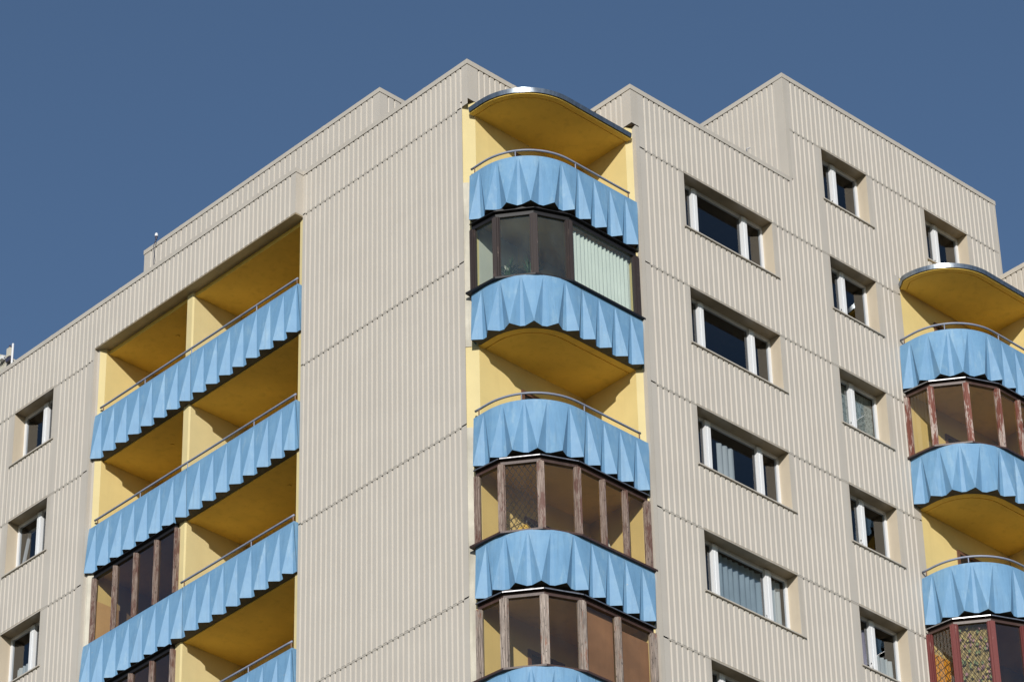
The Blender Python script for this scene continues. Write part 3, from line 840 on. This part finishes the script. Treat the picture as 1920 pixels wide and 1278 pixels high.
# ------------------------------------------------------------------ windows
# local space: X to the right along the wall seen from outside, -Y outwards, Z up; origin at head, left corner of opening
D = 0.285
def window_meshes(w, h, mull):
    M = {}
    fr = MB(); fw = 0.055
    def bx(x0, x1, z0, z1, y0, y1, mb=fr): mb.box((x0, y0, z0), (x1, y1, z1))
    ya, yb = D, D + 0.07
    bx(0, fw, -h, -0.0, ya, yb); bx(w - fw, w, -h, -0.0, ya, yb)
    bx(fw, w - fw, -fw, 0, ya, yb); bx(fw, w - fw, -h, -h + fw, ya, yb)
    M['window'] = fr.mesh('window', pvc)
    cas = []
    for c_, mw in mull:
        cm = MB()
        cm.box((c_ - mw / 2, D - 0.035, -h + 0.03), (c_ + mw / 2, D + 0.05, -0.025))
        cm.box((c_ - mw * 0.12, D - 0.043, -h + 0.03), (c_ + mw * 0.12, D - 0.035, -0.025))
        cas.append(cm.mesh('mullion', pvc))
    M['mullion'] = cas
    M['reveal'] = [MB().quad((0, 0.012, 0), (0, D + 0.01, 0), (0, D + 0.01, -h), (0, 0.012, -h)).mesh('reveal', reveal_m),
                   MB().quad((w, 0.012, 0), (w, 0.012, -h), (w, D + 0.01, -h), (w, D + 0.01, 0)).mesh('reveal', reveal_m)]
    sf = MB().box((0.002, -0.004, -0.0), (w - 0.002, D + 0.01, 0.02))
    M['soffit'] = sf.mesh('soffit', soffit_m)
    si = MB()
    si.add([(-0.06, -0.035, -h - 0.03), (w + 0.10, -0.035, -h - 0.03), (w + 0.10, -0.035, -h - 0.002), (-0.06, -0.035, -h - 0.002),
            (-0.06, D + 0.02, -h + 0.03), (w + 0.10, D + 0.02, -h + 0.03), (-0.06, 0.05, -h - 0.03), (w + 0.1, 0.05, -h - 0.03)],
           [(0, 1, 2, 3), (3, 2, 5, 4), (0, 6, 7, 1), (0, 3, 6), (1, 7, 2)])
    M['sill'] = si.mesh('sill', beige_flat)
    edges = [0.02] + [c_ for c_, _ in mull] + [w - 0.02]
    M['pane'] = []
    for a, b_ in zip(edges, edges[1:]):
        M['pane'].append(MB().quad((a, D + 0.035, -h + 0.03), (b_, D + 0.035, -h + 0.03), (b_, D + 0.035, -0.03), (a, D + 0.035, -0.03)).mesh('pane', glass_w))
    rm = MB(); y0, y1 = D + 0.071, D + 2.1; xa, xb, za, zb = -0.5, w + 0.5, -h - 0.85, 0.25
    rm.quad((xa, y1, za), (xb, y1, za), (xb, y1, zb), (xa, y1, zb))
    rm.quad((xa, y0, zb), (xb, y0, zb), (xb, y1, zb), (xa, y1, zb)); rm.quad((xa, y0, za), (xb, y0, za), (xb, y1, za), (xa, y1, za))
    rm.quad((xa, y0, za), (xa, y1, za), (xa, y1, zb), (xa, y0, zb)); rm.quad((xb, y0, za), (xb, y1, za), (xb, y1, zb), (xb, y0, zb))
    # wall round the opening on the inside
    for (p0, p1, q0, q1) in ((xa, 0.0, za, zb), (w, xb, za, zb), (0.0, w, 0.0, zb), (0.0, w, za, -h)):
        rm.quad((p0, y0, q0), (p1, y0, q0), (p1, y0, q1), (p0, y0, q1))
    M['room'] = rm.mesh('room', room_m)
    M['handle'] = MB().tube([(0, 0, 0), (0, -0.04, 0), (0, -0.045, -0.12)], 0.011, 6).mesh('handle', pvc, True)
    return M
big = window_meshes(W1, WH, [(0.55, 0.15), (W1 - 0.58, 0.15)])
small = window_meshes(W2, WH, [(0.64, 0.15)])
leftw = window_meshes(W_L, WH, [(W_L - 0.60, 0.15)])
def put_window(M, loc, rz, handle=None, label=None, skip_pane=None):
    o = bpy.data.objects.new('window', M['window'])
    COL.objects.link(o); o.parent = bld; o.location = Vector(loc) - WLOC[bld.name]; o.rotation_euler = (0, 0, rz)
    if label: o['label'] = label
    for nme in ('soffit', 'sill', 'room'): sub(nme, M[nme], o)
    for me in M['reveal']: sub('reveal', me, o)
    for me in M['mullion']: sub('mullion', me, o)
    for i, me in enumerate(M['pane']):
        if i != skip_pane: sub('pane', me, o)
    if handle: sub('handle', M['handle'], o, loc=handle)
    return o
wins = {}
for k in range(1, 7): wins['a', k] = put_window(big, (X1, -B, -H * k), 0, (W1 - 0.68, D - 0.01, -1.05) if k in (1, 4) else None)
for k in range(0, 7): wins['b', k] = put_window(small, (X2, -B, -H * k), 0, (0.55, D - 0.01, -1.0))
wins['c', 0] = put_window(small, (X3, -B, 0), 0, (0.55, D - 0.01, -1.0))
for k in range(0, 6): wins['l', k] = put_window(leftw, (-E_, Y_L + W_L, JL[k]), -math.pi / 2, None)

# brown head line: thin strip under each joint above windows
def head_strip(fr, u0, u1, z):
    slab_strip(fr, u0, u1, z - 0.045, z - 0.031, -0.01, 0.010, beige_flat, 'window_head_trim')
for k in range(1, 7):
    head_strip(FR, X1 - 0.03, X1 + W1 + 0.03, -H * k + 0.03)
for k in range(0, 7): head_strip(FR, X2 - 0.03, X2 + W2 + 0.03, -H * k + 0.03)

# curtains behind windows (hang on the wall: things of their own)
def drape(name, label, x0, x1, z0, z1, mat, world_fn, amp=0.02, waves=9, hem=0.0, cat='curtain', seed=1):
    rd = random.Random(seed); n = waves * 8; mb = MB()
    cols = []
    for i in range(n + 1):
        f = i / n; x = x0 + (x1 - x0) * f
        y = amp * math.sin(f * waves * 2 * math.pi + 0.6 * math.sin(f * 17)) + rd.uniform(-0.002, 0.002)
        cols.append((x, y, hem * (0.5 + 0.5 * math.cos(f * waves * 2 * math.pi))))
    vs = [world_fn(x, y, z0 + hh) for x, y, hh in cols] + [world_fn(x, y * 0.7, z1) for x, y, _ in cols]
    c = Vector(vs[n // 2]); c.z = z0
    vs = [tuple(Vector(v_) - c) for v_ in vs]
    mb.add(vs, [(i, i + 1, n + 2 + i, n + 1 + i) for i in range(n)])
    o = obj(name, mb, mat, None, tuple(c), smooth=True)
    tag(o, label, cat)
    return o
def wf(k, x0w): return lambda x, y, z: (x0w + x, -B + D + 0.14 + y, -H * k + z)
drape('curtain', 'pale patterned curtain in the middle of the third wide window', 0.95, 1.42, -1.33, -0.25, cloth, wf(3, X1), 0.025, 3, 0, seed=3)
drape('curtain', 'pale curtain edge at the left side of the third wide window', 0.06, 0.32, -1.33, -0.25, cloth, wf(3, X1), 0.02, 2, 0, seed=4)
drape('curtain', 'grey-blue lace curtain with scalloped hem in the fourth wide window', 0.60, 1.98, -1.27, -0.06, lace, wf(4, X1), 0.03, 9, 0.07, seed=5)
drape('curtain', 'cream lace curtain in the right pane of the fourth wide window', 2.04, 2.52, -1.30, -0.06, cloth, wf(4, X1), 0.02, 4, 0, seed=6)
drape('curtain', 'pinkish curtain gathered in the lowest narrow window', 0.06, 0.60, -1.32, -0.2, pink_cl, wf(4, X2), 0.03, 4, 0, seed=7)
drape('curtain', 'light curtain at the right of the lowest narrow window', 0.66, 1.36, -1.32, -0.62, cloth, wf(4, X2), 0.03, 6, 0.05, seed=8)
def wl(k): return lambda x, y, z: (-E_ + D + 0.14 + y, Y_L + W_L - x, JL[k] + z)
drape('curtain', 'pale curtain at the bottom of the lowest left wall window', 0.12, 0.72, -1.33, -0.75, cloth, wl(2), 0.03, 5, 0.05, seed=9)

# patterned blind (third narrow window): pale sheet with dark rectangle lines
mt, nt, b = new_mat('rectangle_pattern_blind')
tc = nt.nodes.new('ShaderNodeTexCoord')
def rects(scale, off):
    mp = nt.nodes.new('ShaderNodeMapping'); mp.inputs['Scale'].default_value = scale; mp.inputs['Location'].default_value = off
    nt.links.new(tc.outputs['Object'], mp.inputs['Vector'])
    vo = nt.nodes.new('ShaderNodeTexVoronoi'); vo.distance = 'CHEBYCHEV'; vo.feature = 'F1'; vo.inputs['Randomness'].default_value = 0.55
    nt.links.new(mp.outputs[0], vo.inputs['Vector'])
    return ramp(nt, vo.outputs['Distance'], [(0.30, (0, 0, 0)), (0.33, (1, 1, 1)), (0.37, (1, 1, 1)), (0.40, (0, 0, 0))])
ln = mix(nt, 0.999, rects((6, 1, 6), (0, 0, 0)), rects((8, 1, 5), (3.3, 0, 1.7)), 'ADD')
c = mix(nt, ln, (0.52, 0.55, 0.47), (0.10, 0.13, 0.12))
nt.links.new(c, b.inputs['Base Color']); b.inputs['Roughness'].default_value = 0.9
blind_m = mt
o = obj('roller_blind', MB().box((0.04, -0.004, 0.0), (1.40, 0.004, 1.26)), blind_m, None, (X2, -B + D + 0.12, -H * 2 - 1.31))
tag(o, 'pale roller blind with dark rectangle outlines filling the third narrow window', 'blind')

# tilted sash of the second left window
sash = MB(); sw, shh = 0.68, 1.22
for (x0, x1, z0, z1) in ((0, 0.06, 0, shh), (sw - 0.06, sw, 0, shh), (0.06, sw - 0.06, 0, 0.06), (0.06, sw - 0.06, shh - 0.06, shh)): sash.box((x0, -0.02, z0), (x1, 0.03, z1))
sm = sub('tilted_sash', sash.mesh('tilted_sash', pvc), wins['l', 1], 'white sash tilted inwards at the top', (0.07, D + 0.08, -WH + 0.07))
sm.rotation_euler = (R(-8), 0, 0)

# ------------------------------------------------------------------ doors in the recesses
def recess_door(x0, y, ztop, rot=False):
    mb = MB(); w, h = 0.92, 2.1
    for (a, b_, c_, d_) in ((0, 0.07, -h, 0), (w - 0.07, w, -h, 0), (0.07, w - 0.07, -0.08, 0), (0.07, w - 0.07, -h, -h + 0.1), (0.07, w - 0.07, -1.15, -1.05)):
        mb.box((a, -0.02, c_), (b_, 0.03, d_))
    me = mb.mesh('balcony_door', brown_door)
    o = bpy.data.objects.new('balcony_door', me); COL.objects.link(o); o.parent = bld
    o.location = Vector((x0, y - 0.012, ztop)) - WLOC[bld.name]
    if rot: o.rotation_euler = (0, 0, -math.pi / 2)
    sub('pane', MB().box((0.07, 0.0, -h + 0.1), (w - 0.07, 0.006, -0.08)).mesh('pane', door_glass), o)
    return o
mt, nt, b = new_mat('dark_door_glass')
b.inputs['Base Color'].default_value = (0.012, 0.014, 0.018, 1); b.inputs['Roughness'].default_value = 0.05
door_glass = mt
for k in range(5):
    zt_ = -3.03 - FH * k
    recess_door(1.275, 0.0, zt_)
    recess_door(1.275 + DX, -B + 0.02, zt_)
    recess_door(LX - 0.0, 7.9, zt_, True); recess_door(LX - 0.0, 11.2, zt_, True)

# ------------------------------------------------------------------ things inside the closed balconies
def gw(a, b_, inset, dx=0, dy=0):
    a = Vector(a); b_ = Vector(b_); t = (b_ - a).normalized(); n = Vector((t.y, -t.x)); L = (b_ - a).length
    return (lambda x, y, z: ((a + t * x + n * (y - inset)).x + dx, (a + t * x + n * (y - inset)).y + dy, z)), L
f, L = gw(GV[3], GV[4], 0.12)
drape('curtain', 'white pleated curtain across the right side of the dark framed balcony', 0.08, L - 0.06, ZTOP[1] + 0.03, ZBOT[0] - 0.27, cloth, f, 0.032, 17, 0.0, seed=11)
lining = painted('pale_wall_paint', (0.66, 0.64, 0.55), 0.06)
obj('wall_lining', MB().box((0.23, -0.012, ZTOP[1] - 0.9), (1.26, -0.003, ZBOT[0] - 0.01)), lining, bld)
obj('wall_lining', MB().box((A - 0.012, -B + 0.24, ZTOP[1] - 0.9), (A - 0.003, -0.02, ZBOT[0] - 0.01)), lining, bld)
# bamboo blinds (slatted)
def slat_blind(label, a, b_, z0, z1, mat, sagl=0.0):
    f, L = gw(a, b_, 0.10); mb = MB(); c = Vector(f(L / 2, 0, z0))
    n = int((z1 - z0) / 0.022)
    for i in range(n):
        z = z0 + i * 0.022
        P = [f(0.03, 0, z), f(L - 0.03, 0, z), f(L - 0.03, -0.006, z), f(0.03, -0.006, z)]
        P = [(p[0] - c.x, p[1] - c.y) for p in P]
        mb.prism(P, z - z0, z - z0 + 0.019)
    o = obj('bamboo_blind', mb, mat, None, tuple(c)); tag(o, label, 'blind')
mid = tuple(Vector(GV[3]).lerp(Vector(GV[4]), 0.5))
slat_blind('brown bamboo blind in the fourth pane of the grey wooden balcony', GV[3], mid, ZTOP[4] + 0.04, ZBOT[3] - 0.16, bamboo)
slat_blind('brown bamboo blind in the rightmost pane of the grey wooden balcony', mid, GV[4], ZTOP[4] + 0.04, ZBOT[3] - 0.35, bamboo)
# trellis nets
def net(label, a, b_, z0, z1, mat, sp=0.11, frac=(0.08, 0.92), bits=False, dx=0, dy=0):
    f, L = gw(a, b_, 0.09, dx, dy); c = Vector(f(L / 2, 0, z0)); x0, x1 = L * frac[0], L * frac[1]; mb = MB()
    h = z1 - z0; kx = 0.62
    def strip(xa, za, xb, zb):
        A_ = Vector(f(xa, 0, z0 + za)); B_ = Vector(f(xb, 0, z0 + zb))
        mb.tube([tuple(A_ - c), tuple(B_ - c)], 0.006, 4, cap=False)
    w = x1 - x0; k = -int(h * kx / sp) - 1
    while k * sp < w + h * kx:
        s0 = k * sp
        for sg in (1, -1):
            # line x = s0 + sg*kx*z , clipped to [0,w]
            s_ = s0 if sg == 1 else w - s0
            zs = [0, h]
            if sg == 1:
                za = max(0, (0 - s_) / kx); zb = min(h, (w - s_) / kx)
            else:
                za = max(0, (s_ - w) / kx); zb = min(h, s_ / kx)
            if zb - za > 0.03: strip(x0 + s_ + sg * kx * za, za, x0 + s_ + sg * kx * zb, zb)
        k += 1
    o = obj('trellis_net', mb, mat, None, tuple(c)); tag(o, label, 'net')
    if bits:
        rd = random.Random(5); mb2 = MB(); 
        for i in range(60):
            x = x0 + rd.uniform(0.03, w - 0.03); z = rd.uniform(0.05, h - 0.05); r_ = 0.032; mi = rd.randrange(3)
            P = [f(x - r_, -0.01, z0 + z), f(x, -0.01, z0 + z - r_ * 1.5), f(x + r_, -0.01, z0 + z), f(x, -0.01, z0 + z + r_ * 1.5)]
            mb2.add([tuple(Vector(p) - c) for p in P], [(0, 1, 2, 3)], mi)
        me = mb2.mesh('paper_leaf', [bits_g, bits_p, bits_y]); sub('paper_leaf', me, o)
    return o
bits_g = painted('green_paper', (0.09, 0.16, 0.04), 0.2)
bits_p = painted('mauve_paper', (0.24, 0.10, 0.15), 0.2)
olive_m = painted('olive_sheer_cloth', (0.33, 0.26, 0.085), 0.25)
bits_y = painted('dull_yellow_paper', (0.45, 0.40, 0.10), 0.2)
net_m = painted('dark_net_string', (0.035, 0.025, 0.015), 0.1)
net('brown diamond trellis net in the second pane of the brown wooden balcony', GV[1], GV[2], ZTOP[3] + 0.03, ZBOT[2] - 0.14, net_m)
net('diamond net with coloured paper leaves in the dark red balcony', GV[1], GV[2], ZTOP[3] + 0.03, ZBOT[2] - 0.14, net_m, bits=True, dx=DX, dy=DY)
net('dark diamond net in the left pane of the dark red balcony', GV[0], GV[1], ZTOP[3] + 0.03, ZBOT[2] - 0.14, net_m, dx=DX, dy=DY)
f, L = gw(GV[1], GV[2], 0.16, DX, DY)
drape('curtain', 'olive sheer cloth behind the leafy net in the dark red balcony', 0.05, L - 0.05, ZTOP[3] + 0.02, ZBOT[2] - 0.12, olive_m, f, 0.008, 5, 0.0, seed=21)
# orange panel standing in for the orange-lit patch in the dark red balcony
o = obj('orange_lit_panel', MB().box((-0.5, -0.012, -0.9), (0.5, 0.0, 1.35)), orange_lit, None, (0.72 + DX, -B + 0.0, ZTOP[3] - 0.2)); tag(o, 'orange panel standing in for the orange-lit patch inside the dark red balcony', 'panel')
# small yellow cloth behind the net (umbrella) and folded parasol at right
def cone(name, label, cat, p, r, h, mat, n=14, tilt=(0, 0), sub_=None):
    mb = MB(); 
    rim = [(r * math.cos(2 * math.pi * i / n), r * math.sin(2 * math.pi * i / n), 0.03 * (i % 2)) for i in range(n)]
    mb.add(rim + [(0, 0, h)], [(i, (i + 1) % n, n) for i in range(n)])
    mb.tube([(0, 0, h + 0.05), (0, 0, -0.9)], 0.012, 6, 1)
    o = obj(name, mb, [mat, drip_m], None, p); o.rotation_euler = (tilt[0], tilt[1], 0.3); tag(o, label, cat); return o
cone('parasol', 'small yellow parasol behind the trellis net', 'parasol', (0.55, -0.72, ZTOP[3] + 0.0), 0.34, 0.42, painted('yellow_cloth', (0.75, 0.50, 0.08), 0.15), tilt=(0.1, 0.1))
cone('parasol', 'white half folded parasol leaning at the right end of the brown wooden balcony', 'parasol', (2.35, -1.05, ZTOP[3] - 0.02), 0.28, 0.5, cloth, tilt=(0.35, -0.5))
# chipboard sheet inside the left loggia bay
o = obj('chipboard_sheet', MB().box((0.0, -0.02, 0.0), (0.62, 0.0, 1.15)), board_m, None, (0.05, 11.52, ZTOP[2] - 0.1)); tag(o, 'tan chipboard sheet leaning inside the glazed left loggia bay', 'board')
# spiky plants
def spiky(label, p, n, L, seed, spread=1.0, pot=True):
    rd = random.Random(seed); t = thing('potted_plant', label, 'plant', p)
    mb = MB()
    for s_ in range(n):
        az = rd.uniform(0, 2 * math.pi); el = rd.uniform(0.15, 1.35); l = L * rd.uniform(0.6, 1.0)
        d = Vector((math.cos(az) * math.cos(el) * spread, math.sin(az) * math.cos(el) * spread, math.sin(el)))
        base = Vector((rd.uniform(-.05, .05), rd.uniform(-.05, .05), 0.2 + rd.uniform(0, 0.25)))
        side = d.cross(Vector((0, 0, 1))).normalized() * 0.012
        mid = base + d * l * 0.55 + Vector((0, 0, 0.02)); tip = base + d * l + Vector((0, 0, -0.08 * l))
        mb.add([base - side * 0.6, base + side * 0.6, mid + side, mid - side, tip], [(0, 1, 2, 3), (3, 2, 4)])
    lv = obj('leaves', mb, green_m, t, p)
    if pot:
        n_ = 12
        pm = MB().tube([(0, 0, 0), (0, 0, 0.02), (0, 0, 0.2)], [0.09, 0.095, 0.13], n_)
        obj('pot', pm, rust, t, p)
    return t
spiky('spiky green plant behind the first pane of the dark framed balcony', (0.44, -0.60, ZTOP[1] - 0.02), 60, 0.42, 4)
spiky('bushy green plant behind the second pane of the dark framed balcony', (0.70, -0.92, ZTOP[1] - 0.10), 130, 0.42, 8)
# little ornament with horns
orn = MB().tube([(0, 0, 0), (0, 0, .05), (0, 0, 0.16), (0, 0, 0.24), (0, 0, 0.31), (0, 0, .36)], [0.10, 0.12, 0.11, 0.05, 0.07, 0.03], 12)
orn.tube([(0.05, -0.05, 0.32), (0.09, -0.09, 0.34), (0.10, -0.10, 0.40)], [0.015, 0.012, 0.004], 6).tube([(-0.05, 0.05, 0.32), (-0.09, 0.09, 0.34), (-0.10, 0.10, 0.40)], [0.015, 0.012, 0.004], 6)
o = obj('ornament', orn, dark_pl, None, (0.22 + DX, -0.42 + DY, ZTOP[3] + 0.0), smooth=True); tag(o, 'small dark horned ornament on the sill of the dark red balcony', 'ornament')

# ------------------------------------------------------------------ things on the roof
cam_t = thing('security_camera', 'small white dome camera on the edge of the set back roof', 'camera', (PX - 0.05, 12.07, PZ + 0.02))
p = (PX - 0.05, 12.07, PZ + 0.02)
mb = MB().tube([(0, 0, 0.09), (0, 0, 0.11), (0, 0, 0.15), (0, 0, 0.185), (0, 0, 0.20)], [0.026, 0.038, 0.038, 0.025, 0.004], 12)
obj('camera_shell', mb, lampw, cam_t, p, smooth=True)
mb = MB().tube([(0, 0, 0), (0, 0, 0.03), (0, 0, 0.10)], [0.015, 0.022, 0.034], 10).tube([(0, 0, 0.02), (-0.03, 0, -0.08)], 0.014, 6)
obj('camera_bracket', mb, dark_pl, cam_t, p, smooth=True)
mb = MB().tube([(-0.03, 0, -0.05), (-0.06, 0.01, -0.2), (-0.05, -0.02, -0.45), (-0.055, -0.01, -0.6), (-0.05, -0.03, -0.85)], 0.008, 5)
obj('camera_cable', mb, dark_pl, cam_t, p, smooth=True)

ant = thing('antenna_mast', 'white pole with antenna units on the far left roof', 'antenna', (1.0, 16.55, -0.4))
p = (1.0, 16.55, -0.4)
obj('pole', MB().tube([(0, 0, -0.9), (0, 0, 1.02)], 0.026, 8), lampw, ant, p, smooth=True)
obj('antenna_unit', MB().box((-0.05, 0.05, 0.70), (0.06, 0.17, 0.94)), plaster, ant, p)
obj('antenna_bracket', MB().box((-0.04, 0.02, 0.58), (0.05, 0.2, 0.69)), dark_pl, ant, p)
obj('antenna_cap', MB().tube([(0, 0.11, 0.94), (0, 0.11, 1.02)], 0.03, 8), dark_pl, ant, p)
obj('antenna_arm', MB().tube([(0, 0.17, 0.80), (0, 0.34, 0.82)], 0.015, 6), lampw, ant, p)
obj('floodlight', MB().box((-0.05, 0.34, 0.77), (0.05, 0.48, 0.86)), lampw, ant, p)
cb = thing('roof_cabinet', 'grey ribbed cabinet behind the roof edge at the far left', 'cabinet', (1.05, 17.0, -1.4))
p = (1.05, 17.0, -1.4)
obj('cabinet_body', MB().box((0, -0.32, 0), (0.8, 1.2, 1.62)), plaster, cb, p)
for i in range(8): obj('cooling_fin', MB().box((0.02, -0.08 + i * 0.055, 1.62), (0.4, -0.06 + i * 0.055, 1.92 + 0.035 * i)), plaster, cb, p)
obj('equipment_box', MB().box((0.05, -0.75, 0.0), (0.5, -0.34, 1.42)), plaster, cb, p)
rod = MB().tube([(0, 0, 0), (0, 0, 0.07), (0.06, -0.05, 0.1)], 0.012, 6)
o = obj('lightning_rod_clip', rod, drip_m, None, (6.42, -1.60, ZR + 0.01)); tag(o, 'tiny metal clip standing on the low roof edge', 'clip')
